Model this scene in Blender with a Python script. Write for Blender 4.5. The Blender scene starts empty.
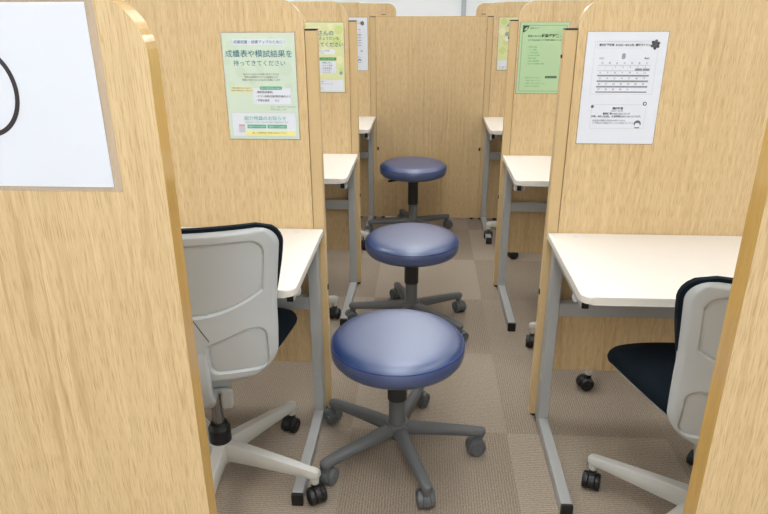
import bpy, bmesh, math, random
from mathutils import Vector, Matrix
PI = math.pi
random.seed(4)
scene = bpy.context.scene
C = scene.collection

# ------------------------------------------------------------------ camera, world, exposure
def set_camera():
    f, p, yaw, roll, H = 637.32, 0.3758, -0.0640, -0.0044, 1.413
    fw = Vector((math.sin(yaw) * math.cos(p), math.cos(yaw) * math.cos(p), -math.sin(p)))
    r = Vector((math.cos(yaw), -math.sin(yaw), 0)); u = r.cross(fw)
    r2 = math.cos(roll) * r + math.sin(roll) * u
    u2 = -math.sin(roll) * r + math.cos(roll) * u
    cd = bpy.data.cameras.new('camera'); co = bpy.data.objects.new('camera', cd); C.objects.link(co)
    m = Matrix((r2, u2, -fw)).transposed().to_4x4(); m.translation = Vector((0, 0, H))
    co.matrix_world = m
    cd.sensor_fit = 'HORIZONTAL'; cd.sensor_width = 36.0; cd.lens = 36.0 * f / 768.0
    cd.clip_start = 0.02
    scene.camera = co
set_camera()
w = bpy.data.worlds.new('world'); scene.world = w; w.use_nodes = True
w.node_tree.nodes['Background'].inputs[0].default_value = (0.90, 0.95, 1.0, 1)
w.node_tree.nodes['Background'].inputs[1].default_value = 0.4
scene.view_settings.view_transform = 'Standard'
scene.view_settings.look = 'None'
scene.view_settings.exposure = 0.0
scene.view_settings.gamma = 1.0
scene.view_settings.use_curve_mapping = False
LAMP = 12.5          # strength of every ceiling lamp diffuser

# ------------------------------------------------------------------ materials
def lin(c):
    def g(v):
        v = v / 255.0
        return v / 12.92 if v <= 0.04045 else ((v + 0.055) / 1.055) ** 2.4
    return (g(c[0]), g(c[1]), g(c[2]), 1)

def mat(name, col, rough=0.5, metal=0.0, coat=0.0, spec=0.5, bump=None, emit=None, mott=None):
    m = bpy.data.materials.new(name); m.use_nodes = True
    nt = m.node_tree; b = nt.nodes['Principled BSDF']
    b.inputs['Base Color'].default_value = lin(col)
    b.inputs['Roughness'].default_value = rough
    b.inputs['Metallic'].default_value = metal
    b.inputs['Coat Weight'].default_value = coat
    b.inputs['Specular IOR Level'].default_value = spec
    if emit:
        b.inputs['Emission Color'].default_value = (emit[0], emit[1], emit[2], 1)
        b.inputs['Emission Strength'].default_value = emit[3]
    tc = nt.nodes.new('ShaderNodeTexCoord')
    if mott:
        n = nt.nodes.new('ShaderNodeTexNoise'); n.inputs['Scale'].default_value = mott[0]; n.inputs['Detail'].default_value = 4
        nt.links.new(tc.outputs['Object'], n.inputs['Vector'])
        mx = nt.nodes.new('ShaderNodeMix'); mx.data_type = 'RGBA'
        mx.inputs['A'].default_value = lin(col); mx.inputs['B'].default_value = lin(mott[1])
        nt.links.new(n.outputs['Fac'], mx.inputs['Factor']); nt.links.new(mx.outputs['Result'], b.inputs['Base Color'])
    if bump:
        n = nt.nodes.new('ShaderNodeTexNoise'); n.inputs['Scale'].default_value = bump[0]; n.inputs['Detail'].default_value = 3
        nt.links.new(tc.outputs['Object'], n.inputs['Vector'])
        bp = nt.nodes.new('ShaderNodeBump'); bp.inputs['Strength'].default_value = bump[1]; bp.inputs['Distance'].default_value = 0.002
        nt.links.new(n.outputs['Fac'], bp.inputs['Height']); nt.links.new(bp.outputs['Normal'], b.inputs['Normal'])
    return m

def wood(name, light, mid, dark, figure=1.0, rough=0.42, coat=0.0):
    m = bpy.data.materials.new(name); m.use_nodes = True
    nt = m.node_tree; L = nt.links; b = nt.nodes['Principled BSDF']
    b.inputs['Roughness'].default_value = rough
    b.inputs['Coat Weight'].default_value = coat; b.inputs['Coat Roughness'].default_value = 0.12; b.inputs['Coat IOR'].default_value = 1.7
    N = nt.nodes.new
    tc = N('ShaderNodeTexCoord'); oi = N('ShaderNodeObjectInfo')
    mul = N('ShaderNodeVectorMath'); mul.operation = 'SCALE'; mul.inputs[0].default_value = (13.1, 0, 7.7)
    L.new(oi.outputs['Random'], mul.inputs['Scale'])
    add = N('ShaderNodeVectorMath'); add.operation = 'ADD'
    L.new(tc.outputs['Object'], add.inputs[0]); L.new(mul.outputs[0], add.inputs[1])
    def mapped(s):
        mp = N('ShaderNodeMapping'); mp.inputs['Scale'].default_value = s; L.new(add.outputs[0], mp.inputs['Vector']); return mp
    m1 = mapped((1, 1, 0.10))
    wv = N('ShaderNodeTexWave'); wv.bands_direction = 'X'; wv.wave_profile = 'SIN'
    wv.inputs['Scale'].default_value = 11.0; wv.inputs['Distortion'].default_value = 14.0
    wv.inputs['Detail'].default_value = 3.0; wv.inputs['Detail Scale'].default_value = 1.3; wv.inputs['Detail Roughness'].default_value = 0.55
    L.new(m1.outputs[0], wv.inputs['Vector'])
    m2 = mapped((1, 1, 0.045))
    n2 = N('ShaderNodeTexNoise'); n2.inputs['Scale'].default_value = 520; n2.inputs['Detail'].default_value = 4; n2.inputs['Roughness'].default_value = 0.6
    L.new(m2.outputs[0], n2.inputs['Vector'])
    m3 = mapped((1, 1, 0.033))
    n3 = N('ShaderNodeTexNoise'); n3.inputs['Scale'].default_value = 60; n3.inputs['Detail'].default_value = 5; n3.inputs['Roughness'].default_value = 0.65
    L.new(m3.outputs[0], n3.inputs['Vector'])
    r1 = N('ShaderNodeValToRGB'); e = r1.color_ramp.elements
    e[0].position = 0.34; e[0].color = lin(mid); e[1].position = 0.66; e[1].color = lin(light)
    L.new(n3.outputs['Fac'], r1.inputs['Fac'])
    mxw = N('ShaderNodeMix'); mxw.data_type = 'RGBA'; mxw.inputs['B'].default_value = lin(dark)
    rw = N('ShaderNodeMapRange'); rw.inputs['From Min'].default_value = 0.78; rw.inputs['From Max'].default_value = 0.99
    rw.inputs['To Max'].default_value = 0.42 * figure
    L.new(wv.outputs['Fac'], rw.inputs['Value']); m4 = mapped((1, 1, 0.22))
    n4 = N('ShaderNodeTexNoise'); n4.inputs['Scale'].default_value = 7; n4.inputs['Detail'].default_value = 2; L.new(m4.outputs[0], n4.inputs['Vector'])
    rk = N('ShaderNodeMapRange'); rk.inputs['From Min'].default_value = 0.50; rk.inputs['From Max'].default_value = 0.66; L.new(n4.outputs['Fac'], rk.inputs['Value'])
    mk = N('ShaderNodeMath'); mk.operation = 'MULTIPLY'; L.new(rw.outputs[0], mk.inputs[0]); L.new(rk.outputs[0], mk.inputs[1])
    L.new(mk.outputs[0], mxw.inputs['Factor']); L.new(r1.outputs['Color'], mxw.inputs['A'])
    mxp = N('ShaderNodeMix'); mxp.data_type = 'RGBA'; mxp.inputs['B'].default_value = lin(dark)
    rp = N('ShaderNodeMapRange'); rp.inputs['From Min'].default_value = 0.49; rp.inputs['From Max'].default_value = 0.64
    rp.inputs['To Max'].default_value = 0.60
    L.new(n2.outputs['Fac'], rp.inputs['Value']); L.new(rp.outputs[0], mxp.inputs['Factor']); L.new(mxw.outputs['Result'], mxp.inputs['A'])
    L.new(mxp.outputs['Result'], b.inputs['Base Color'])
    bp = N('ShaderNodeBump'); bp.inputs['Strength'].default_value = 0.12; bp.inputs['Distance'].default_value = 0.001
    L.new(n2.outputs['Fac'], bp.inputs['Height']); L.new(bp.outputs['Normal'], b.inputs['Normal'])
    return m

def carpet_mat():
    m = bpy.data.materials.new('ribbed_carpet_tiles'); m.use_nodes = True
    nt = m.node_tree; L = nt.links; b = nt.nodes['Principled BSDF']; N = nt.nodes.new
    b.inputs['Roughness'].default_value = 0.95; b.inputs['Specular IOR Level'].default_value = 0.1
    tc = N('ShaderNodeTexCoord')
    mp = N('ShaderNodeMapping'); S = 1 / 0.553
    mp.inputs['Scale'].default_value = (S, S, 0); mp.inputs['Location'].default_value = (-0.31 * S + 10, -1.895 * S + 10, 0.5)
    L.new(tc.outputs['Object'], mp.inputs['Vector'])
    fl = N('ShaderNodeVectorMath'); fl.operation = 'FLOOR'; L.new(mp.outputs[0], fl.inputs[0])
    wn = N('ShaderNodeTexWhiteNoise'); wn.noise_dimensions = '3D'; L.new(fl.outputs[0], wn.inputs['Vector'])
    ck = N('ShaderNodeTexChecker'); ck.inputs['Scale'].default_value = 1.0
    ck.inputs['Color1'].default_value = (0, 0, 0, 1); ck.inputs['Color2'].default_value = (1, 1, 1, 1)
    L.new(mp.outputs[0], ck.inputs['Vector'])
    sx = N('ShaderNodeSeparateXYZ'); L.new(tc.outputs['Object'], sx.inputs[0])
    def rib(out):                       # yarn ribs about 6 mm apart, gently uneven
        nz = N('ShaderNodeTexNoise'); nz.inputs['Scale'].default_value = 60; nz.inputs['Detail'].default_value = 2
        L.new(tc.outputs['Object'], nz.inputs['Vector'])
        ma = N('ShaderNodeMath'); ma.operation = 'MULTIPLY_ADD'; ma.inputs[1].default_value = 2 * PI / 0.0085
        L.new(out, ma.inputs[0])
        nm = N('ShaderNodeMath'); nm.operation = 'MULTIPLY'; nm.inputs[1].default_value = 5.0; L.new(nz.outputs['Fac'], nm.inputs[0])
        L.new(nm.outputs[0], ma.inputs[2])
        s = N('ShaderNodeMath'); s.operation = 'SINE'; L.new(ma.outputs[0], s.inputs[0]); return s
    rx = rib(sx.outputs['X']); ry = rib(sx.outputs['Y'])
    mr = N('ShaderNodeMix'); mr.data_type = 'FLOAT'
    L.new(ck.outputs['Fac'], mr.inputs['Factor']); L.new(rx.outputs[0], mr.inputs['A']); L.new(ry.outputs[0], mr.inputs['B'])
    # tone per tile
    tone = N('ShaderNodeMath'); tone.operation = 'MULTIPLY_ADD'; tone.inputs[1].default_value = 0.4; 
    L.new(wn.outputs['Value'], tone.inputs[0])
    ckm = N('ShaderNodeMath'); ckm.operation = 'MULTIPLY'; ckm.inputs[1].default_value = 0.45; L.new(ck.outputs['Fac'], ckm.inputs[0])
    L.new(ckm.outputs[0], tone.inputs[2])
    c1 = N('ShaderNodeMix'); c1.data_type = 'RGBA'; c1.inputs['A'].default_value = lin(CARPET[0]); c1.inputs['B'].default_value = lin(CARPET[1])
    L.new(tone.outputs[0], c1.inputs['Factor'])
    # yarn specks
    n = N('ShaderNodeTexNoise'); n.inputs['Scale'].default_value = 170; n.inputs['Detail'].default_value = 3; n.inputs['Roughness'].default_value = 0.7
    L.new(tc.outputs['Object'], n.inputs['Vector'])
    nr = N('ShaderNodeMapRange'); nr.inputs['From Min'].default_value = 0.3; nr.inputs['From Max'].default_value = 0.7
    nr.inputs['To Min'].default_value = 0.70; nr.inputs['To Max'].default_value = 1.27
    L.new(n.outputs['Fac'], nr.inputs['Value'])
    rr = N('ShaderNodeMapRange'); rr.inputs['From Min'].default_value = -1; rr.inputs['From Max'].default_value = 1
    rr.inputs['To Min'].default_value = 0.80; rr.inputs['To Max'].default_value = 1.14
    L.new(mr.outputs['Result'], rr.inputs['Value'])
    mm = N('ShaderNodeMath'); mm.operation = 'MULTIPLY'; L.new(nr.outputs[0], mm.inputs[0]); L.new(rr.outputs[0], mm.inputs[1])
    vm = N('ShaderNodeVectorMath'); vm.operation = 'SCALE'; L.new(c1.outputs['Result'], vm.inputs[0]); L.new(mm.outputs[0], vm.inputs['Scale'])
    L.new(vm.outputs[0], b.inputs['Base Color'])
    bp = N('ShaderNodeBump'); bp.inputs['Strength'].default_value = 0.5; bp.inputs['Distance'].default_value = 0.003
    L.new(mm.outputs[0], bp.inputs['Height']); L.new(bp.outputs['Normal'], b.inputs['Normal'])
    return m

CARPET = ((142, 128, 113), (172, 158, 142))
M = {}
M['oak'] = wood('oak_laminate', (223, 196, 151), (208, 179, 133), (174, 138, 90))
M['band'] = wood('oak_edge_banding', (203, 164, 92), (194, 153, 80), (180, 140, 70), 0.4, 0.3, 0.6)
M['post'] = mat('plain_beech_post', (208, 180, 134), 0.45, mott=(60, (202, 173, 126)))
M['black'] = mat('black_plastic', (18, 19, 21), 0.4)
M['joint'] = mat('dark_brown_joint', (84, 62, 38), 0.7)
M['rubber'] = mat('black_rubber', (24, 24, 25), 0.6)
M['top'] = mat('ivory_desktop_laminate', (234, 228, 220), 0.35, bump=(400, 0.05))
M['topedge'] = mat('ivory_desk_edge', (226, 222, 212), 0.35)
M['steel'] = mat('silver_painted_steel', (172, 173, 172), 0.36, metal=0.12)
M['chrome'] = mat('dull_chrome', (150, 150, 150), 0.25, metal=1.0)
M['shell'] = mat('pale_grey_plastic', (184, 188, 190), 0.42, bump=(900, 0.05))
M['arm'] = mat('pale_grey_base_plastic', (198, 196, 190), 0.4)
M['clearish'] = mat('milky_grey_plastic', (178, 178, 174), 0.3)
M['fabric'] = mat('black_blue_mesh_fabric', (9, 17, 24), 0.9, spec=0.15, bump=(700, 0.6), mott=(500, (20, 32, 42)))
M['seam'] = mat('dark_seam', (70, 72, 74), 0.6)
M['vinyl'] = mat('navy_vinyl', (12, 58, 120), 0.42, spec=0.6, coat=1.0, bump=(350, 0.12))
_v = M['vinyl'].node_tree.nodes['Principled BSDF'].inputs
_v['IOR'].default_value = 1.5; _v['Coat IOR'].default_value = 2.05; _v['Coat Roughness'].default_value = 0.42
M['piping'] = mat('navy_piping', (26, 60, 130), 0.35)
M['dgrey'] = mat('dark_grey_nylon', (96, 98, 100), 0.45, bump=(600, 0.08))
M['mgrey'] = mat('mid_grey_caster_plastic', (92, 95, 97), 0.42)
M['sleeve'] = mat('dark_column_plastic', (42, 43, 44), 0.42)
M['wall'] = mat('white_wall_paint', (236, 239, 242), 0.8, bump=(120, 0.1))
M['ceil'] = mat('white_ceiling_board', (238, 238, 236), 0.9, bump=(80, 0.2))
M['pipe'] = mat('grey_metal_trim', (172, 178, 186), 0.4, metal=0.2)
M['lamp'] = mat('lit_lamp_diffuser', (255, 255, 255), 0.5, emit=(0.95, 0.985, 1.0, LAMP))
M['carpet'] = carpet_mat()
P = lambda n, c, r=0.35: mat('print_' + n, c, r)
M['white'] = P('white', (222, 226, 235)); M['pink'] = P('pink', (232, 140, 165)); M['ink'] = P('ink', (46, 38, 40))
M['soft_ink'] = P('soft_ink', (84, 86, 92)); M['greyink'] = P('grey_ink', (110, 114, 118)); M['mint'] = P('mint', (206, 221, 203)); M['mintdot'] = P('mint_dot', (200, 217, 197))
M['teal'] = P('teal', (58, 118, 138)); M['green'] = P('green', (90, 176, 140)); M['cream'] = P('cream', (228, 224, 180))
M['yellow'] = P('yellow', (240, 234, 150)); M['lime'] = P('lime', (214, 219, 166)); M['limedot'] = P('lime_dot', (202, 213, 138))
M['leafg'] = P('leaf_green', (62, 150, 74)); M['gpaper'] = P('green_paper', (180, 208, 164)); M['dkgreen'] = P('dark_green', (40, 78, 56))
M['bluedot'] = P('soft_blue', (130, 165, 200)); M['ltgrey'] = P('light_grey', (196, 199, 204)); M['calgrey'] = P('calendar_grey', (150, 153, 160))

def film_mat():
    m = bpy.data.materials.new('clear_sleeve_film'); m.use_nodes = True
    b = m.node_tree.nodes['Principled BSDF']
    b.inputs['Base Color'].default_value = lin((222, 206, 188)); b.inputs['Roughness'].default_value = 0.15
    b.inputs['Alpha'].default_value = 0.32
    return m
M['film'] = film_mat()

# ------------------------------------------------------------------ mesh helpers
def link(name, bm, mats, parent=None, smooth=False, loc=None, angle=None):
    me = bpy.data.meshes.new(name)
    bmesh.ops.recalc_face_normals(bm, faces=bm.faces[:]) if smooth != 'keep' else None
    bm.to_mesh(me); bm.free()
    for m_ in (mats if isinstance(mats, (list, tuple)) else [mats]): me.materials.append(M[m_])
    if smooth is True:
        for p in me.polygons: p.use_smooth = True
        if angle is not None: me.set_sharp_from_angle(angle=math.radians(angle))
    o = bpy.data.objects.new(name, me); C.objects.link(o)
    if parent: o.parent = parent
    if loc: o.location = loc
    return o

def instance(name, me, parent=None, loc=(0, 0, 0), rz=0):
    o = bpy.data.objects.new(name, me); C.objects.link(o); o.parent = parent
    o.location = loc; o.rotation_euler = (0, 0, rz); return o

def thing(name, label, cat, loc=(0, 0, 0), rz=0, group=None):
    o = bpy.data.objects.new(name, None); C.objects.link(o); o.empty_display_size = 0.1
    o.location = loc; o.rotation_euler = (0, 0, rz)
    o['label'] = label; o['category'] = cat
    if group: o['group'] = group
    return o

def tag(o, label, cat, group=None):
    o['label'] = label; o['category'] = cat
    if group: o['group'] = group
    return o

def B(): return bmesh.new()

def box(bm, x0, x1, y0, y1, z0, z1, bev=0.0, seg=2, mi=0):
    r = bmesh.ops.create_cube(bm, size=1)
    vs = r['verts']
    for v in vs:
        v.co = Vector((x0 + (v.co.x + .5) * (x1 - x0), y0 + (v.co.y + .5) * (y1 - y0), z0 + (v.co.z + .5) * (z1 - z0)))
    fs = set(f for v in vs for f in v.link_faces)
    for f in fs: f.material_index = mi
    if bev > 0:
        es = list(set(e for v in vs for e in v.link_edges))
        rr = bmesh.ops.bevel(bm, geom=es, offset=bev, segments=seg, affect='EDGES', profile=0.5)
        for f in rr['faces']: f.material_index = mi

def rings(bm, rs, cap0=True, cap1=True, mi=0, closed=True):
    """loft a list of rings (each a list of points, same count)"""
    vr = [[bm.verts.new(p) for p in r] for r in rs]
    n = len(rs[0])
    for a, b in zip(vr, vr[1:]):
        for i in range(n if closed else n - 1):
            j = (i + 1) % n
            try:
                f = bm.faces.new((a[i], a[j], b[j], b[i])); f.material_index = mi
            except ValueError: pass
    if cap0:
        f = bm.faces.new(vr[0][::-1]); f.material_index = mi
    if cap1:
        f = bm.faces.new(vr[-1]); f.material_index = mi
    return vr

def lathe(bm, prof, n=48, cx=0, cy=0, mi=0, cap0=True, cap1=True):
    rings(bm, [[(cx + r * math.cos(2 * PI * i / n), cy + r * math.sin(2 * PI * i / n), z) for i in range(n)] for r, z in prof], cap0, cap1, mi)

def tube(bm, pts, rad, n=10, mi=0, caps=True, closed=False):
    pts = [Vector(p) for p in pts]; rs = []
    N = len(pts)
    for i, p in enumerate(pts):
        if closed: t = pts[(i + 1) % N] - pts[i - 1]
        else: t = pts[min(i + 1, N - 1)] - pts[max(i - 1, 0)]
        t.normalize()
        up = Vector((0, 0, 1)) if abs(t.z) < 0.9 else Vector((0, 1, 0))
        a = t.cross(up).normalized(); b = t.cross(a)
        r = rad[i] if isinstance(rad, (list, tuple)) else rad
        rs.append([p + a * r * math.cos(2 * PI * k / n) + b * r * math.sin(2 * PI * k / n) for k in range(n)])
    if closed: rs.append(rs[0]); caps = False
    rings(bm, rs, caps, caps, mi)
    if closed: bmesh.ops.remove_doubles(bm, verts=bm.verts[:], dist=1e-6)

def prism(bm, poly, y0, y1, mi=0, edge_mi=0, axis='Y'):
    """extrude an outline given in (x, z) along y, or in (x, y) along z"""
    def pt(a, b, c): return (a, c, b) if axis == 'Y' else (a, b, c)
    v0 = [bm.verts.new(pt(a, b, y0)) for a, b in poly]; v1 = [bm.verts.new(pt(a, b, y1)) for a, b in poly]
    f = bm.faces.new(v0); f.material_index = mi
    f = bm.faces.new(v1[::-1]); f.material_index = mi
    n = len(poly)
    for i in range(n):
        f = bm.faces.new((v0[i], v1[i], v1[(i + 1) % n], v0[(i + 1) % n])); f.material_index = edge_mi

def arc(cx, cz, r, a0, a1, n=12):
    return [(cx + r * math.cos(math.radians(a0 + (a1 - a0) * i / n)), cz + r * math.sin(math.radians(a0 + (a1 - a0) * i / n))) for i in range(n + 1)]

def rrect(x0, x1, z0, z1, r, n=6):
    return arc(x1 - r, z1 - r, r, 0, 90, n) + arc(x0 + r, z1 - r, r, 90, 180, n) + arc(x0 + r, z0 + r, r, 180, 270, n) + arc(x1 - r, z0 + r, r, 270, 360, n)

# ------------------------------------------------------------------ the room
def struct(name, bm, m_, smooth=False):
    o = link(name, bm, m_, None, smooth); o['kind'] = 'structure'; return o
X0, X1, Y0R, Y1R, ZC = -3.2, 3.4, -2.6, 8.0, 2.65
bm = B(); box(bm, X0, X1, Y0R, Y1R, -0.06, 0.0); struct('floor', bm, 'carpet')
bm = B(); box(bm, X0, X1, Y0R, Y1R, ZC, ZC + 0.06); struct('ceiling', bm, 'ceil')
bm = B(); box(bm, X0 - .1, X0, Y0R, Y1R, 0, ZC); struct('wall_left', bm, 'wall')
bm = B(); box(bm, X1, X1 + .1, Y0R, Y1R, 0, ZC); struct('wall_right', bm, 'wall')
bm = B(); box(bm, X0, X1, Y1R, Y1R + .1, 0, ZC); struct('wall_back', bm, 'wall')
bm = B(); box(bm, X0, X1, Y0R - .1, Y0R, 0, ZC); struct('wall_front', bm, 'wall')
bm = B(); box(bm, .402, .452, Y1R - .04, Y1R, 0, ZC, 0.006); struct('trim_1', bm, 'pipe')

def unseen_ceiling_light(x, y, label):
    t = thing('unseen_ceiling_light', label, 'ceiling light', (x, y, ZC), 0, 'lit ceiling lamps')
    b = B(); box(b, -.20, .20, -.64, .64, -.05, 0, .01); link('housing', b, 'wall', t)
    b = B(); box(b, -.17, .17, -.61, .61, -.065, -.05, .006); link('diffuser', b, 'lamp', t)
for x in (-1.9, 0.04, 2.0):
    for y in (-2.0, -0.6, 0.8, 2.7, 4.7, 6.7):  # all out of view; rows behind the camera added to brighten front-facing surfaces
        unseen_ceiling_light(x, y, 'lit rectangular ceiling lamp out of view, in a grid with rows added to brighten the booths')

# ------------------------------------------------------------------ partitions
HT, HS, RC = 1.432, 1.349, 0.08
def board(t, s, xi, xo, z0, th, name='panel_board'):
    """tall board with its rounded upper corner towards the aisle; s=-1 left, +1 right; xi inner edge, xo outer (distances from local 0)"""
    pl = [(xi, z0), (xi, HT - RC)] + arc(xi + RC, HT - RC, RC, 180, 90, 14)[1:] + [(xo, HT), (xo, z0)]
    pl = [(s * a, b) for a, b in pl]
    b = B(); prism(b, pl, 0, th, 0, 1)
    return link(name, b, ['oak', 'band'], t)

def partition(s, y, xi, z0, label, wide=.93, th=.028):
    t = thing('partition', label, 'partition', (s * 0.0 + xi, y, 0), 0, 'oak booth partitions')
    G = .0009
    board(t, s, .037 + G, .037 + wide, z0, th)
    for k, (a, b_) in enumerate(((0, .037), (.037 + wide + G, .037 + wide + G + .037))):
        x0, x1 = sorted((s * a, s * b_))
        b = B(); box(b, x0, x1, .003, .036, .012, HS - .004, .0015, 1); po = link('post', b, 'post', t)
        b = B(); box(b, x0, x1, .002, .037, HS - .0045, HS, .001, 1); link('post_cap', b, 'black', po)
        b = B(); lathe(b, [(.012, 0), (.014, .004), (.014, .012)], 14, (x0 + x1) / 2, .02); link('glide', b, 'rubber', po)
        for zz, hz in (((.50, .009), (1.27, .005)) if s > 0 else ((.50, .009),)):
            xx = s * a - s * .0015 if k == 0 else s * b_ + s * .0015
            b = B(); box(b, xx - .002, xx + .002, .010, .024, zz - hz, zz + hz, .001, 1); link('bolt', b, 'black', po)
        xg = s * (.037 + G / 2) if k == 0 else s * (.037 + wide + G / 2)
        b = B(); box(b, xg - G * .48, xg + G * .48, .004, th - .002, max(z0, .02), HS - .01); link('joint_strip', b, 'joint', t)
    if z0 < .1:
        for xx in (.12, .5, .9):
            b = B(); lathe(b, [(.012, 0), (.014, .004), (.014, z0)], 14, s * xx, th / 2); link('glide', b, 'rubber', t)
    return t

ROW = [2.0, 3.158, 4.325, 5.48]
XL = [-.327, -.327, -.325, -.329]
XR = [.405, .386, .386, .437]
ordn = ['nearest', 'second', 'third', 'farthest']
lab_L = ['oak booth partition left of the aisle carrying the mint green poster, rounded top corner',
         'oak booth partition left of the aisle carrying the yellow-green poster',
         'oak booth partition left of the aisle carrying the narrow strip of white notice, beside the cross panel',
         'oak partition top just behind the cross panel at its left end, with small black cap']
lab_R = ['oak booth partition right of the aisle carrying the white calendar sheet, rounded top corner',
         'oak booth partition right of the aisle carrying the plain green paper notice',
         'oak booth partition right of the aisle carrying the narrow yellow-green poster strip, beside the cross panel',
         'oak partition top just behind the cross panel at its right end, with small black cap']
for i in range(4):
    z0 = .205 if i < 2 else .014
    partition(-1, ROW[i], XL[i], z0, lab_L[i])
    partition(1, ROW[i], XR[i], z0, lab_R[i])
def end_board(s, y, x, label, th=.035):
    t = thing('end_partition', label, 'partition', (x, y, 0), 0, 'oak booth partitions')
    board(t, s, 0, 1.0, .012, th)
    for xx in (.08, .5, .92):
        b = B(); lathe(b, [(.014, 0), (.016, .004), (.016, .012)], 14, s * xx, th / 2); link('glide', b, 'rubber', t)
end_board(-1, .845, -.360, 'large oak end partition nearest on the left, holding the sleeved white ring sign')
end_board(1, .845, .4545, 'large bare oak end partition nearest on the right, in front of the right task chair', .040)
end_board(-1, 6.63, -.297, 'farthest oak partition left, only its rounded top corner showing above the cross panel')
end_board(1, 6.63, .477, 'farthest oak partition right, only its rounded top corner showing above the cross panel')

# cross panel closing the aisle
t = thing('cross_partition', 'wide flat oak panel closing off the end of the aisle behind the farthest stool', 'partition', (.03, 4.330, 0))
xa, xb = XL[2] + .002 - .03, XR[2] - .002 - .03
b = B(); box(b, xa, xb, 0, .028, .014, HS - .003); link('panel_board', b, 'oak', t)
b = B(); box(b, xa, xb, -.0005, .0285, HS - .003, HS, .0008, 1); link('top_edge', b, 'band', t)
for xx in (xa + .04, -.14, .12, xb - .04):
    b = B(); lathe(b, [(.011, 0), (.013, .003), (.013, .014)], 12, xx, .014); link('glide', b, 'rubber', t)
for xx in (xa + .009, xb - .009):
    b = B(); box(b, xx - .005, xx + .005, -.003, .001, .49, .512, .001, 1); link('bolt', b, 'black', t)

# ------------------------------------------------------------------ desks
def desk(s, y, xi, label, D=.496, W=.96):
    t = thing('study_desk', label, 'desk', (xi + s * .004, y - .002, 0), 0, 'ivory study desks')
    r = .032
    x0, x1 = 0, W
    out = [(x1, 0), (0, 0), (0, -D + r)] + arc(r, -D + r, r, 180, 270, 8)[1:] + arc(x1 - r, -D + r, r, 270, 360, 8)
    out = [(s * a, b_) for a, b_ in out]
    b = B(); prism(b, out, .697, .720, 0, 1, axis='Z')
    es = [e for e in b.edges if all(abs(v.co.z - .720) < 1e-5 for v in e.verts)] + [e for e in b.edges if all(abs(v.co.z - .697) < 1e-5 for v in e.verts)]
    bmesh.ops.bevel(b, geom=es, offset=.004, segments=3, affect='EDGES', profile=.5)
    link('desktop', b, ['top', 'topedge'], t)
    for k, xc in enumerate((.032, W - .032)):
        def sx(a, c): return sorted((s * (xc + a), s * (xc + c)))
        a0, a1 = sx(-.017, .017)
        lg = B()
        box(lg, a0, a1, -.062, -.008, .038, .697, .003)                 # upright
        box(lg, a0, a1, -D + .055, -.05, .660, .697, .003)              # arm under the top
        lo = link('leg', lg, 'steel', t)
        f = B(); box(f, a0, a1, -D + .012, -.010, .004, .042, .003)
        fo = link('foot', f, 'steel', t)
        f = B(); box(f, a0 - .001, a1 + .001, -D, -D + .013, .0, .0425, .003); link('foot_cap', f, 'black', fo)
        f = B(); box(f, a0 - .001, a1 + .001, -.026, -.004, .0, .020, .002); link('foot_cap', f, 'black', fo)
        f = B(); box(f, *sorted((s * (xc - .016), s * (xc + .002))), -D + .048, -D + .0555, .663, .696, .001, 1); link('end_plug', f, 'black', lo)
    xs = sorted((s * .049, s * (W - .049)))
    b = B(); box(b, xs[0], xs[1], -.060, -.030, .446, .493, .003); link('crossbar', b, 'steel', t)
    b = B(); box(b, xs[0], xs[1], -D + .075, -D + .105, .672, .697, .002); link('front_rail', b, 'steel', t)
    # bag hook under the top near the aisle
    hx = s * .027
    b = B(); tube(b, [(hx, -.33, .664), (hx, -.33, .656), (hx, -.333, .650)], .0055, 8)
    hk = link('bag_hook', b, 'steel', t, True)
    b = B(); bmesh.ops.create_uvsphere(b, u_segments=14, v_segments=8, radius=.0125)
    bmesh.ops.scale(b, vec=(.8, 1, 1.3), verts=b.verts[:]); bmesh.ops.translate(b, vec=(hx, -.333, .645), verts=b.verts[:])
    link('hook_knob', b, 'white', hk, True)
    b = B(); lathe(b, [(.0095, .7195), (.0095, .7207), (.008, .7212)], 18, s * .082, -.035); link('white_disc', b, 'white', t, True, angle=40)  # small white disc on the desktop near its back aisle corner
    return t
for i in range(3):
    nm = ('nearest', 'middle', 'farthest')[i]
    desk(-1, ROW[i], XL[i], ['ivory-topped study desk left of the aisle, partly behind the grey chair back',
        'ivory-topped study desk under the yellow-green poster, left of the middle blue stool',
        'small-looking ivory study desk far left, against the partition beside the cross panel'][i])
    desk(1, ROW[i], XR[i], ['wide ivory-topped study desk at right under the calendar sheet',
        'ivory-topped study desk at right under the plain green notice',
        'small-looking ivory study desk far right, against the partition beside the cross panel'][i])

# ------------------------------------------------------------------ casters, star bases
CACHE = {}
def bm_mesh(name, b, mats, angle=None):
    o = link(name, b, mats, None, True, angle=angle); me = o.data; bpy.data.objects.remove(o); return me

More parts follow.
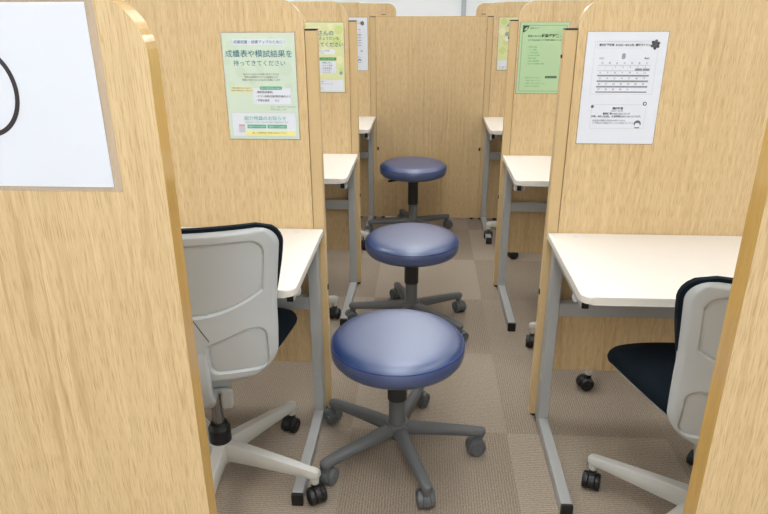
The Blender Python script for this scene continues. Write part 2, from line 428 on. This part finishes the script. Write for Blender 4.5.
def caster_meshes(key, body, wheel, R=.0265):
    if key in CACHE: return CACHE[key]
    # local: stem axis at origin, z=0 floor, wheels trail towards +x
    b = B(); tr = .012
    # hood: arch between and over the wheels
    prof = []
    n = 12; ro = R * 1.10
    for hw, rr in ((-.010, ro * .93), (-.008, ro), (.008, ro), (.010, ro * .93)):
        ring = [(tr + rr * math.cos(math.radians(-15 + 210 * k / n)), hw, R + rr * math.sin(math.radians(-15 + 210 * k / n))) for k in range(n + 1)]
        prof.append(ring)
    rings(b, prof, True, True)
    lathe(b, [(.011, R + .015), (.012, R * 2 + .006), (.010, R * 2 + .010), (.006, R * 2 + .011), (.006, .085)], 16)
    cm = bm_mesh('caster', b, body, 35)
    b = B()
    w0, w1 = .009, .027
    pr = [(.004, w0), (R * .9, w0), (R, w0 + .003), (R, w1 - .007), (R * .93, w1 - .002), (R * .78, w1), (R * .70, w1 - .003), (R * .3, w1 - .003), (R * .22, w1 + .001), (.002, w1 + .001)]
    n = 28
    rings(b, [[(tr + r * math.cos(2 * PI * k / n), y_, R + r * math.sin(2 * PI * k / n)) for k in range(n)] for r, y_ in pr])
    wm = bm_mesh('wheel', b, wheel, 35)
    CACHE[key] = (cm, wm); return CACHE[key]

def add_casters(t, key, body, wheel, r, a0, swivels):
    cm, wm = caster_meshes(key, body, wheel, .029 if key == 'cg' else .0275)
    for k in range(5):
        a = math.radians(a0 + 72 * k)
        c = instance('caster', cm, t, (r * math.cos(a), r * math.sin(a), 0), math.radians(swivels[k % len(swivels)]))
        w1 = instance('wheel', wm, c)
        w2 = instance('wheel', wm, c, (0, 0, 0)); w2.scale = (1, -1, 1)

def star_base(key, r, zh, zt, hubr, w0, w1, h0, h1, ex_=.55, a0=0):
    """five-arm base; arms run from hub height zh down to tip height zt (tops)"""
    b = B()
    for k in range(5):
        a = math.radians(a0 + 72 * k); d = Vector((math.cos(a), math.sin(a), 0)); q = Vector((-math.sin(a), math.cos(a), 0))
        rs = []
        for i in range(9):
            f = i / 8
            rr = hubr * .4 + (r + .006 - hubr * .4) * f
            wd = w0 + (w1 - w0) * (f ** .8); top = zh + (zt - zh) * (f ** 1.15); h = h0 + (h1 - h0) * f
            c = d * rr
            cs = []
            for m_ in range(16):
                an = 2 * PI * m_ / 16
                ex = lambda v: math.copysign(abs(v) ** ex_, v)
                px = ex(math.cos(an)) * wd / 2 * (1.0 if math.sin(an) < 0.2 else .86); pz = ex(math.sin(an)) * h / 2
                cs.append(c + q * px + Vector((0, 0, top - h / 2 + pz)))
            rs.append(cs)
        # rounded tip
        e = [Vector(p) for p in rs[-1]]; cen = sum(e, Vector()) / len(e)
        rs.append([cen + (p - cen) * .75 + d * w1 * .30 for p in e]); rs.append([cen + (p - cen) * .3 + d * w1 * .42 for p in e])
        rings(b, rs)
        c = d * r
        lathe(b, [(w1 * .42, zt - h1 * .4), (w1 * .46, zt - h1 - .006), (w1 * .40, .064)], 16, c.x, c.y)
    lathe(b, [(hubr * .8, zh - h0 - .012), (hubr, zh - h0), (hubr * 1.02, zh - .006), (hubr * .9, zh + .004), (hubr * .6, zh + .006)], 36)
    return b

# ------------------------------------------------------------------ stools
def stool(x, y, ztop, a0, lever_ang, label, rz_sw):
    t = thing('round_stool', label, 'stool', (x, y, 0), 0, 'navy swivel stools along the aisle')
    if 'stool_base' not in CACHE:
        CACHE['stool_base'] = bm_mesh('base', star_base('s', .276, .122, .098, .040, .052, .034, .040, .027), 'dgrey', 50)
    instance('base', CACHE['stool_base'], t, (0, 0, 0), math.radians(a0))
    add_casters(t, 'cg', 'mgrey', 'mgrey', .276, a0, rz_sw)
    b = B(); lathe(b, [(.030, .112), (.030, .125), (.0275, .13), (.0270, .235), (.0262, .236), (.0262, .3)], 32); link('lower_sleeve', b, 'dgrey', t, True, angle=30)
    zb = ztop - .084
    b = B(); lathe(b, [(.029, .215), (.0325, .217), (.0325, zb - .06), (.034, zb - .055), (.034, zb - .018)], 32); link('upper_sleeve', b, 'sleeve', t, True, angle=30)
    b = B(); box(b, -.075, .075, -.06, .06, zb - .016, zb - .004, .004); lathe(b, [(.075, zb - .006), (.10, zb + .002)], 32)
    link('seat_plate', b, 'black', t, True, angle=30)
    R = .2115
    b = B()
    prof = [(.12, zb), (R - .03, zb), (R - .012, zb + .006), (R - .003, zb + .018), (R, zb + .032), (R, zb + .050), (R - .004, zb + .060),
            (R - .008, zb + .0660), (R - .016, zb + .0740), (R - .028, zb + .0790), (R - .05, zb + .0825), (R - .09, zb + .0838), (.06, zb + .0843), (.01, zb + .0843)]
    lathe(b, prof, 96)
    cu = link('seat_cushion', b, 'vinyl', t, True, angle=60)
    b = B(); n = 96
    tube(b, [((R - .0028) * math.cos(2 * PI * i / n), (R - .0028) * math.sin(2 * PI * i / n), zb + .0585) for i in range(n)], .0022, 8, closed=True)
    link('piping', b, 'piping', cu, True)
    la = math.radians(lever_ang)
    b = B()
    d = Vector((math.cos(la), math.sin(la), 0)); q = Vector((-math.sin(la), math.cos(la), 0))
    rs = []
    for rr, wd, h, z in ((.03, .010, .010, zb - .024), (.070, .012, .010, zb - .026), (.080, .040, .014, zb - .028), (.115, .048, .015, zb - .030), (.150, .044, .012, zb - .036), (.162, .026, .006, zb - .040)):
        rs.append([d * rr + q * (wd / 2 * math.cos(2 * PI * k / 12)) + Vector((0, 0, z + h / 2 * math.sin(2 * PI * k / 12))) for k in range(12)])
    rings(b, rs); link('lever', b, 'black', t, True)
    return t
stool(-.072, 1.775, .454, 3.0, -14, 'large-looking round navy stool nearest the camera, in front of the other stools', [200, 60, 150, 75, 100])
stool(-.047, 2.715, .452, 34, 10, 'round navy stool in the middle of the row of three, between the other two', [300, 120, 200, 260, 40])
stool(-.066, 3.975, .492, 35, 188, 'farthest round navy stool, raised tall, in front of the cross panel', [20, 100, 180, 240, 310])

# ------------------------------------------------------------------ task chairs
ZB, ZT = .480, .912          # bottom and top of the rear shell
def halfw(z, grow=0.0):
    ks = [(.50, .215), (.56, .224), (.62, .228), (.70, .230), (.78, .238), (.86, .247), (.93, .250)]
    z_ = min(max(z, ks[0][0]), ks[-1][0])
    for (a, wa), (c, wc) in zip(ks, ks[1:]):
        if z_ <= c:
            f = (z_ - a) / (c - a); W = wa + (wc - wa) * f; break
    W += grow
    zt, zb = ZT + grow, ZB - grow
    rt, rb = .052 + grow, .085 + grow
    if z > zt - rt: W = W - rt + math.sqrt(max(rt * rt - (z - (zt - rt)) ** 2, 0))
    z = max(z, zb)
    if z < zb + rb: W = W - rb + math.sqrt(max(rb * rb - (z - (zb + rb)) ** 2, 0))
    return W
def backy(x, z):             # rear surface of the shell, chair faces +y
    return -.262 - .22 * max(z - .66, 0) ** 1.25 + .9 * x * x + .35 * (max(.66 - z, 0)) ** 1.6
def sstep(a, c, v):
    v = min(max((v - a) / (c - a), 0), 1); return v * v * (3 - 2 * v)
def sd_box(px, pz, cx, cz, hx, hz, r):
    dx = abs(px - cx) - hx + r; dz = abs(pz - cz) - hz + r
    return math.hypot(max(dx, 0), max(dz, 0)) + min(max(dx, dz), 0) - r
def recess(x, z):
    # upper panel: wide, its lower edge sagging to the middle
    ax = abs(x)
    d1 = max(sd_box(x, z, 0, .775, .212 - .10 * max(.84 - z, 0), .107, .035), (.680 + 2.0 * x * x - .10 * ax) - z)
    # lower pads either side of the spine
    d2 = max(sd_box(ax, z, .126, .572, .076, .066, .030), z - (.596 + .40 * (ax - .05)))
    d = min(d1, d2)
    return .006 * (1 - sstep(-.0045, .0, d)) + .0025 * max(0, 1 - abs(d + .0045) / .004), .0
def build_chair_meshes():
    K = {}
    K['base'] = bm_mesh('base', star_base('c', .315, .152, .112, .036, .046, .031, .066, .028, .28), 'arm', 28)
    b = B(); lathe(b, [(.034, .135), (.034, .20), (.030, .205), (.026, .215), (.014, .216)], 28); K['collar'] = bm_mesh('column_cover', b, 'black', 30)
    b = B(); lathe(b, [(.0175, .21), (.0175, .40)], 24); K['column'] = bm_mesh('gas_column', b, 'chrome', 30)
    # mechanism below the seat
    b = B(); box(b, -.07, .07, -.12, .10, .385, .425, .012); K['mech'] = bm_mesh('tilt_mechanism', b, 'shell', 40)
    # rear shell
    nx, nz = 150, 150
    b = B(); g0 = []; g1 = []
    for j in range(nz + 1):
        z = ZB + (ZT - ZB) * j / nz
        W = halfw(z); r0 = []; r1 = []
        for i in range(nx + 1):
            u = -1 + 2 * i / nx; x = u * W
            dep, _ = recess(x, z)
            # edge roll-over
            ed = min(W * (1 - abs(u)), ZT - z, (z - ZB) * 1.2); roll = .006 * (1 - sstep(0, .012, ed))
            r0.append(b.verts.new((x, backy(x, z) + dep + roll, z)))
            r1.append(b.verts.new((x, backy(x, z) + .014, z)))
        g0.append(r0); g1.append(r1)
    for j in range(nz):
        for i in range(nx):
            b.faces.new((g0[j][i], g0[j][i + 1], g0[j + 1][i + 1], g0[j + 1][i]))
            b.faces.new((g1[j][i], g1[j + 1][i], g1[j + 1][i + 1], g1[j][i + 1]))
    for j in range(nz):
        b.faces.new((g0[j][0], g0[j + 1][0], g1[j + 1][0], g1[j][0])); b.faces.new((g0[j][nx], g1[j][nx], g1[j + 1][nx], g0[j + 1][nx]))
    for i in range(nx):
        b.faces.new((g0[0][i], g1[0][i], g1[0][i + 1], g0[0][i + 1])); b.faces.new((g0[nz][i], g0[nz][i + 1], g1[nz][i + 1], g1[nz][i]))
    K['shell'] = bm_mesh('back_shell', b, 'shell', 50)
    # fabric pad in front, a little larger all round
    b = B(); nx, nz = 30, 34; G = .009; g0 = []; g1 = []
    for j in range(nz + 1):
        z = ZB + .03 + (ZT + G - ZB - .03) * j / nz; W = halfw(z, G) - .013 * (1 - sstep(.66, .84, z)); r0 = []; r1 = []
        for i in range(nx + 1):
            u = -1 + 2 * i / nx; x = u * W
            ed = min(W * (1 - abs(u)), ZT + G - z, z - ZB - .03); puff = .030 * sstep(-.004, .035, ed)
            r0.append(b.verts.new((x, backy(x, z) + .010, z))); r1.append(b.verts.new((x, backy(x, z) + .024 + puff, z)))
        g0.append(r0); g1.append(r1)
    for j in range(nz):
        for i in range(nx):
            b.faces.new((g0[j][i], g0[j][i + 1], g0[j + 1][i + 1], g0[j + 1][i]))
            b.faces.new((g1[j][i], g1[j + 1][i], g1[j + 1][i + 1], g1[j][i + 1]))
    for j in range(nz):
        b.faces.new((g0[j][0], g0[j + 1][0], g1[j + 1][0], g1[j][0])); b.faces.new((g0[j][nx], g1[j][nx], g1[j + 1][nx], g0[j + 1][nx]))
    for i in range(nx):
        b.faces.new((g0[0][i], g1[0][i], g1[0][i + 1], g0[0][i + 1])); b.faces.new((g0[nz][i], g0[nz][i + 1], g1[nz][i + 1], g1[nz][i]))
    K['pad'] = bm_mesh('back_pad', b, 'fabric', 60)
    # spine: from the lower back down and forward below the seat
    b = B(); rs = []
    for (y_, z, wd, th, ny, nz_) in ((-.262, .650, .060, .003, 1, 0), (-.262, .60, .088, .006, 1, 0), (-.262, .54, .104, .018, 1, 0), (-.255, .480, .104, .032, .95, .3),
                                  (-.238, .428, .096, .034, .85, .5), (-.205, .392, .088, .034, .5, .86), (-.15, .382, .078, .032, .1, 1), (-.08, .396, .066, .026, -.1, 1), (-.03, .400, .06, .02, 0, 1)):
        cs = []
        for k in range(16):
            an = 2 * PI * k / 16; ex = lambda v: math.copysign(abs(v) ** .6, v)
            o_ = ex(math.sin(an)) * th / 2
            cs.append((ex(math.cos(an)) * wd / 2, y_ + .012 + o_ * ny, z + o_ * nz_))
        rs.append(cs)
    rings(b, rs); K['spine'] = bm_mesh('back_support', b, 'shell', 60)
    # seat
    def outline(sc, yo=0.0, n=64):
        pts = []
        for k in range(n):
            a = 2 * PI * k / n; ex = lambda v, e: math.copysign(abs(v) ** e, v)
            u, v = ex(math.cos(a), .44), ex(math.sin(a), .44)
            yy = v * .215 + .012; wd = .264 - .108 * max(0, 1 - (yy + .203) / .430) ** 1.1
            pts.append((u * wd * sc, yy * (1 - (1 - sc) * .9) + .070, 0))
        return pts
    def drop(x, y_):
        y_ -= .070
        return -.030 * sstep(.10, .24, y_) - .012 * sstep(-.08, -.23, y_) - .010 * (abs(x) / .23) ** 2.5
    b = B(); rs = []
    for sc, z in ((.80, .418), (.93, .420), (.985, .432), (1.0, .446), (.985, .460), (.95, .470), (.88, .476), (.70, .479), (.45, .477), (.2, .475), (.04, .475)):
        rs.append([(x, y_, z + drop(x, y_) * (1 if z > .43 else .8)) for x, y_, _ in outline(sc)])
    rings(b, rs); K['seat'] = bm_mesh('seat_cushion', b, 'fabric', 60)
    b = B(); rs = []
    for sc, z in ((.50, .405), (.80, .410), (.95, .424), (.975, .434), (.93, .436), (.5, .43)):
        rs.append([(x, y_, z + drop(x, y_) * .8 - .006) for x, y_, _ in outline(sc)])
    rings(b, rs); K['pan'] = bm_mesh('seat_shell', b, 'shell', 60)
    b = B(); box(b, .046, .080, -.138, -.112, .338, .400, .009, 3); box(b, .03, .07, -.132, -.118, .385, .402, .004)
    K['lever'] = bm_mesh('lever', b, 'clearish', 60)
    b = B(); pts = []
    for i in range(8):
        f = i / 7; x = .028 + .032 * f; z = .676 - .062 * f
        pts.append((x, backy(x, z) - .0002, z))
    tube(b, pts, .0012, 6); K['seam'] = bm_mesh('seam_line', b, 'seam')
    return K
CH = build_chair_meshes()
def task_chair(x, y, rot, base_ang, label, sw, dz=0, by=0, bz=0):
    t = thing('task_chair', label, 'chair', (x, y, 0), math.radians(rot), 'grey-backed task chairs at the desks')
    ba = base_ang - rot
    instance('base', CH['base'], t, (0, 0, 0), math.radians(ba))
    add_casters(t, 'cb', 'black', 'black', .315, ba, [s_ - rot for s_ in sw])
    instance('column_cover', CH['collar'], t); instance('gas_column', CH['column'], t)
    instance('tilt_mechanism', CH['mech'], t, (0, 0, dz)); instance('back_support', CH['spine'], t, (0, by, dz + bz * .5))
    sh = instance('back_shell', CH['shell'], t, (0, by, dz + bz)); instance('seam_line', CH['seam'], sh)
    instance('back_pad', CH['pad'], t, (0, by, dz + bz))
    instance('seat_cushion', CH['seat'], t, (0, 0, dz + .010)); instance('seat_shell', CH['pan'], t, (0, 0, dz + .010)); instance('lever', CH['lever'], t, (0, 0, dz))
    return t
task_chair(-.618, 1.612, 7, -14, 'pale grey task chair at left, its broad back shell and black seat edge in view', [300, 250, 200, 100, 150], .018, .012)
task_chair(.793, 1.452, .5, 141.5, 'pale grey task chair with black seat at right, half hidden by the bare near partition', [250, 100, 160, 300, 40], 0.014, .02, -.034)
task_chair(-.70, 2.625, 4, 26, 'task chair hidden but for a black caster left of the nearest stool', [260, 80, 160, 300, 40])
task_chair(.806, 2.485, -3, -117.3, 'task chair hidden but for black casters below the right partition with the calendar', [200, 250, 160, 300, 260])
task_chair(-.645, 3.81, 2, -20, 'task chair hidden but for a black caster beneath the left partition with the yellow-green poster', [200, 80, 160, 300, 250])
task_chair(.73, 3.853, -2, -124.5, 'task chair hidden but for casters beside the far right desk foot', [200, 80, 160, 300, 260])

# ------------------------------------------------------------------ posters
def text(bm, s, x, z, size, mi, y, align='LEFT', bold=0.0, sx=1.0):
    cu = bpy.data.curves.new('t', 'FONT'); cu.body = s; cu.size = size; cu.align_x = align; cu.resolution_u = 2
    cu.offset = bold * size
    o = bpy.data.objects.new('t', cu); C.objects.link(o)
    dg = bpy.context.evaluated_depsgraph_get(); me = bpy.data.meshes.new_from_object(o.evaluated_get(dg))
    n0 = len(bm.verts); nf = len(bm.faces)
    bm.from_mesh(me); bm.verts.ensure_lookup_table(); bm.faces.ensure_lookup_table()
    for v in bm.verts[n0:]: v.co = Vector((x + v.co.x * sx, y, z + v.co.y))
    for f in bm.faces[nf:]: f.material_index = mi; f.smooth = False
    bpy.data.objects.remove(o); bpy.data.meshes.remove(me); bpy.data.curves.remove(cu)

def flat(bm, poly, y, mi):
    vs = [bm.verts.new((a, y, b_)) for a, b_ in poly]; f = bm.faces.new(vs); f.material_index = mi
def rect(bm, x0, x1, z0, z1, y, mi): flat(bm, [(x0, z0), (x1, z0), (x1, z1), (x0, z1)], y, mi)
def rr_(bm, x0, x1, z0, z1, r, y, mi): flat(bm, rrect(x0, x1, z0, z1, r, 4), y, mi)
def disc(bm, x, z, r, y, mi, sz=1.0, n=20): flat(bm, [(x + r * math.cos(2 * PI * k / n), z + r * sz * math.sin(2 * PI * k / n)) for k in range(n)], y, mi)
def frame(bm, x0, x1, z0, z1, w_, y, mi):
    rect(bm, x0, x1, z0, z0 + w_, y, mi); rect(bm, x0, x1, z1 - w_, z1, y, mi)
    rect(bm, x0, x0 + w_, z0, z1, y, mi); rect(bm, x1 - w_, x1, z0, z1, y, mi)

Y_ = [-.0006 - .0003 * k for k in range(6)]
A4W, A4H = .222, .318
def sheet(bm, Wd, Ht, mi=0): box(bm, 0, Wd, -.0005, 0, 0, Ht, mi=mi)
def place(name, bm, mats, x, y, z, label, cat, group=None, sleeve=None):
    if sleeve is None:
        o = link(name, bm, mats, None, 'keep'); o.location = (x, y, z); tag(o, label, cat, group); return o
    t = thing(name, label, cat, (x, y, z), 0, group)
    link('printed_sheet', bm, mats, t, 'keep', loc=(0, -.0012, 0))
    s0, s1, s2, s3 = sleeve
    b = B(); box(b, s0, s1, -.0010, 0, s2, s3, .0003, 1); link('clear_sleeve', b, 'film', t)
    return t

# mint poster (nearest left booth)
def mint_poster():
    b = B(); mats = ['mint', 'mintdot', 'white', 'teal', 'ink', 'green', 'cream', 'yellow', 'greyink', 'ltgrey', 'pink']
    W, H = A4W, A4H; sheet(b, W, H)
    random.seed(2)
    for (x, z, r) in ((.03, .28, .020), (.075, .292, .012), (.15, .30, .010), (.20, .262, .016), (.19, .215, .022), (.05, .205, .017), (.02, .165, .012), (.11, .215, .012), (.20, .16, .013), (.012, .235, .010), (.13, .185, .009), (.085, .175, .010)):
        disc(b, x, z, r, Y_[0], 1)
    rr_(b, .028, .194, .284, .301, .008, Y_[1], 2)
    text(b, '\\ 成績把握・成績アップのために /', W / 2, .2885, .0108, 3, Y_[2], 'CENTER', .01)
    text(b, '成績表や模試結果を', W / 2, .250, .0232, 3, Y_[2], 'CENTER', .004)
    text(b, '持ってきてください', W / 2, .2245, .0180, 3, Y_[2], 'CENTER', .002)
    for i, s in enumerate(('みなさんの日々の学習に役立てるため', '学校の成績表やテストの結果などを', '教室に見せてもらえるようお願いします')):
        text(b, s, W / 2 + .002, .196 - .0085 * i, .0066, 4, Y_[2], 'CENTER')
    rr_(b, .016, .083, .143, .162, .003, Y_[1], 6)
    text(b, '学習の様子がよくわかり', .049, .155, .0056, 4, Y_[2], 'CENTER'); text(b, '今後の対策が立てられます', .049, .1475, .0056, 4, Y_[2], 'CENTER')
    rr_(b, .084, .202, .108, .157, .002, Y_[1], 2)
    rr_(b, .106, .176, .152, .162, .0045, Y_[2], 5); text(b, '持ってきてほしいもの', .141, .1545, .0062, 2, Y_[3], 'CENTER', .02)
    for i, s in enumerate(('・通知表(成績表)', '・テスト結果(定期/模試/過去)など', '・学習計画表        など')):
        text(b, s, .090, .142 - .0125 * i, .0074, 4, Y_[2], 'LEFT', .012)
    text(b, '※コピーを取らせていただきます', .136, .098, .0056, 8, Y_[2]); text(b, '原本はお返しします', .136, .090, .0056, 8, Y_[2])
    rr_(b, .010, W - .008, .008, .082, .002, Y_[1], 2); frame(b, .010, W - .008, .008, .082, .0008, Y_[2], 9)
    text(b, '紹介特典のお知らせ', W / 2 + .006, .059, .0150, 5, Y_[2], 'CENTER', .008)
    text(b, 'お友だちやごきょうだいのご紹介で特典があります', W / 2 + .01, .050, .0060, 8, Y_[2], 'CENTER')
    rect(b, .058, .118, .033, .045, Y_[2], 5); text(b, '図書カード 1,000円', .088, .0366, .0062, 2, Y_[3], 'CENTER')
    rect(b, .122, .184, .033, .045, Y_[2], 5); text(b, '図書カード 3,000円', .153, .0366, .0062, 2, Y_[3], 'CENTER')
    rr_(b, .030, .050, .020, .046, .002, Y_[2], 9); rect(b, .032, .048, .040, .044, Y_[3], 10)
    rect(b, .052, W - .012, .012, .026, Y_[2], 7); text(b, '詳しくは教室までお問い合わせください', .128, .0165, .0062, 4, Y_[3], 'CENTER')
    return b, mats
b, ms = mint_poster()
SL = lambda W, H, m_=.004: (-m_, W + m_, -m_, H + m_)
place('poster', b, ms, -.617, 1.9995, 1.020, 'mint green printed poster with teal headings on the nearest left booth', 'poster', sleeve=SL(A4W, A4H))

def lime_poster():
    b = B(); mats = ['lime', 'limedot', 'white', 'teal', 'ink', 'leafg', 'cream', 'bluedot', 'greyink', 'ltgrey', 'mint']
    W, H = A4W, A4H; sheet(b, W, H)
    for (x, z, r, m_) in ((.03, .295, .020, 1), (.16, .300, .014, 6), (.20, .285, .020, 1), (.10, .285, .018, 6), (.02, .235, .022, 6), (.19, .23, .022, 1), (.13, .20, .018, 6), (.05, .17, .02, 1), (.20, .15, .018, 6), (.03, .12, .022, 1), (.10, .09, .016, 6), (.205, .105, .012, 1), (.07, .215, .014, 1)):
        disc(b, x, z, r, Y_[0], m_)
    text(b, 'みなさんの', .046, .262, .026, 3, Y_[2], 'LEFT', .012)
    text(b, 'ごきょうだいを', .086, .242, .0165, 5, Y_[2], 'LEFT', .012)
    text(b, '紹介してください', .040, .212, .0225, 3, Y_[2], 'LEFT', .014)
    rr_(b, .040, .180, .176, .200, .010, Y_[1], 2)
    text(b, '教室から選んでね特典', .110, .189, .0085, 8, Y_[2], 'CENTER'); text(b, '喜びの声いっぱい', .096, .179, .0085, 5, Y_[2], 'CENTER')
    rect(b, .092, .184, .148, .162, Y_[2], 5); text(b, 'こんな方におすすめ', .138, .152, .0085, 2, Y_[3], 'CENTER')
    rr_(b, .096, .182, .086, .146, .003, Y_[1], 2)
    for i, s in enumerate(('・授業に合う', '・テスト対策', '・学習習慣を')): text(b, s, .106, .134 - .013 * i, .0095, 4, Y_[2])
    for i, s in enumerate(('いま通う教室で', '一緒に学べます')): text(b, s, .112, .099 - .009 * i, .0065, 8, Y_[2])
    disc(b, .070, .118, .010, Y_[2], 7); disc(b, .205, .090, .008, Y_[2], 7)
    rr_(b, -.0 + .006, W - .006, .006, .058, .002, Y_[1], 2)
    for i, s in enumerate(('お友だちの紹介で', '図書カードをプレゼント中')): text(b, s, .068, .047 - .011 * i, .008, 8, Y_[2])
    for i in range(2): text(b, '詳しくは教室まで  お問い合わせください', .012, .018 - .007 * i, .0058, 8, Y_[2])
    return b, mats
b, ms = lime_poster()
place('poster', b, ms, -.388 - A4W, 3.1575, 1.022, 'yellow-green printed poster on the second left booth, above the middle stool', 'poster', sleeve=SL(A4W, A4H))
b, ms = lime_poster()
place('poster', b, ms, .459, 4.3245, 1.022, 'narrow visible strip of yellow-green poster on the far right booth', 'poster', sleeve=SL(A4W, A4H))

def calendar_sheet():
    b = B(); mats = ['white', 'ltgrey', 'greyink', 'soft_ink', 'calgrey']
    W, H = .230, .325; sheet(b, W, H)
    # upper box
    frame(b, .024, .206, .148, .300, .0008, Y_[1], 1)
    text(b, '夏期講習期間  8/1(火)～8/31(木)  開校スケジュール', .036, .2865, .0072, 3, Y_[2], 'LEFT', .03)
    frame(b, .030, .158, .280, .2985, .0006, Y_[1], 1)
    text(b, '8', .110, .2505, .021, 4, Y_[2], 'CENTER', .05)
    text(b, '2023', .040, .2495, .0070, 2, Y_[2]); text(b, 'Aug.', .170, .2495, .0085, 3, Y_[2], 'LEFT', .03)
    x0, x1, zt, dz = .040, .190, .242, .0160
    for i in range(7): text(b, '日月火水木金土'[i], x0 + (i + .5) * (x1 - x0) / 7, zt - .006, .0065, 2, Y_[2], 'CENTER')
    d = 1
    for r in range(5):
        z = zt - .010 - dz * r
        rect(b, x0, x1, z, z + .0006, Y_[2], 2)
        for i in range(7):
            if r == 0 and i < 2: continue
            if d > 31: break
            text(b, str(d), x0 + (i + .35) * (x1 - x0) / 7, z - .0075, .0070, 3, Y_[3], 'CENTER')
            if r == 0 and i >= 5: rect(b, x0 + i * (x1 - x0) / 7 + .001, x0 + (i + 1) * (x1 - x0) / 7 - .001, z - .015, z - .009, Y_[2], 4)
            d += 1
        if r > 0: rect(b, x0, x1, z - dz + .001, z - dz + .0048, Y_[2], 4)
    for i in range(8): rect(b, x0 + i * (x1 - x0) / 7 - .0003, x0 + i * (x1 - x0) / 7 + .0003, zt - .010 - dz * 1, zt - .010, Y_[2], 1)
    # round dark flower-like mark at the upper right
    cx, cz = .196, .290
    disc(b, cx, cz, .0095, Y_[2], 2, 1.1)
    for a in (20, 80, 140, 200, 270, 330): disc(b, cx + .0095 * math.cos(math.radians(a)), cz + .0105 * math.sin(math.radians(a)), .0042, Y_[2], 3 if a % 40 else 2)
    # lower box
    frame(b, .034, .196, .046, .118, .0008, Y_[1], 1)
    disc(b, .036, .112, .0045, Y_[2], 2); disc(b, .190, .121, .0060, Y_[2], 2); disc(b, .190, .121, .0030, Y_[3], 0)
    text(b, '開校時間', .112, .104, .0078, 3, Y_[2], 'CENTER', .03); text(b, '14:00～21:30', .110, .097, .0066, 3, Y_[2], 'CENTER')
    text(b, '夏期講習のお休みについて', .110, .0885, .0068, 3, Y_[2], 'CENTER', .02)
    text(b, '日曜、8月11日(祝)、お盆期間はお休みになります。', .112, .0805, .0066, 3, Y_[2], 'CENTER', .02)
    for i, s in enumerate(('自習室は授業の前後も利用できます。', 'ご不明な点は教室スタッフにお声かけください。')): text(b, s, .040, .068 - .0075 * i, .0062, 3, Y_[2])
    disc(b, .176, .061, .0105, Y_[2], 2); disc(b, .176, .057, .0078, Y_[3], 0, .85); rect(b, .169, .183, .0475, .051, Y_[2], 2)
    return b, mats, W, H
b, ms, W, H = calendar_sheet()
place('calendar_sheet', b, ms, .470, 1.9995, 1.014, 'white printed calendar notice on the nearest right booth above the wide desk', 'notice', sleeve=SL(W, H, .003))
b, ms, W, H = calendar_sheet()
place('calendar_sheet', b, ms, -.3765 - W, 4.3245, 1.018, 'narrow visible strip of white notice on the far left booth', 'notice', sleeve=SL(W, H, .003))

def green_sheet():
    b = B(); mats = ['gpaper', 'dkgreen', 'leafg', 'ink']
    W, H = A4W, A4H; sheet(b, W, H)
    frame(b, .010, W - .010, .010, H - .012, .0012, Y_[1], 1)
    # dark corner leaf emblem
    flat(b, [(.012, H - .014), (.040, H - .014), (.036, H - .026), (.022, H - .040), (.012, H - .044)], Y_[2], 1)
    flat(b, [(.018, H - .036), (.020, H - .026), (.034, H - .018), (.030, H - .030)], Y_[3], 0)
    text(b, '教室だより', .044, H - .028, .0085, 1, Y_[2])
    text(b, '教室における', .036, H - .063, .0100, 1, Y_[2], 'LEFT', .01)
    text(b, '感染症対策', .098, H - .064, .0165, 1, Y_[2], 'LEFT', .03); text(b, 'について', .184, H - .063, .0085, 1, Y_[2])
    text(b, '以下の点に気をつけて教室を運営しています', .118, H - .080, .0080, 1, Y_[2], 'CENTER', .01)
    for i, s in enumerate(('・手指の消毒', '・マスク着用', '・こまめな換気', '・机や椅子の消毒', '・検温の実施', '・加湿と温度管理', '・混み合う時間帯の分散')):
        text(b, s, .036, H - .110 - .0125 * i, .0076, 2, Y_[2])
    for i, s in enumerate(('体調のすぐれない方は、', 'ご来校をお控えください。', 'ご理解とご協力をお願いします。', 'お問い合わせは教室まで')):
        text(b, s, .036, .070 - .013 * i, .0068, 2, Y_[2])
    rect(b, .130, .184, .070, .080, Y_[2], 1); text(b, '詳しくはこちら', .157, .0725, .0065, 0, Y_[3], 'CENTER')
    return b, mats
b, ms = green_sheet()
place('green_notice', b, ms, .434, 3.1575, 1.020, 'plain light green paper notice on the second right booth', 'notice', sleeve=SL(A4W, A4H, .003))

# ring sign on the near left partition
b = B(); W, H = .343, .242; sheet(b, W, H)
cx, cz, rx, rz = W - .1620, .131, .049, .058
n = 72
def rp(k, s): 
    a = 2 * PI * k / n; return (cx + (rx + s) * math.cos(a), cz + (rz + s) * math.sin(a))
for k in range(n): flat(b, [rp(k, -.0032), rp(k + 1, -.0032), rp(k + 1, .0032), rp(k, .0032)], Y_[1], 1)
place('ring_sign', b, ['white', 'ink'], -.4335 - W, .8448, 1.177, 'white sign with a bold black ring in a clear sleeve on the near left partition', 'sign', sleeve=(-.012, W + .0115, -.007, H + .009))
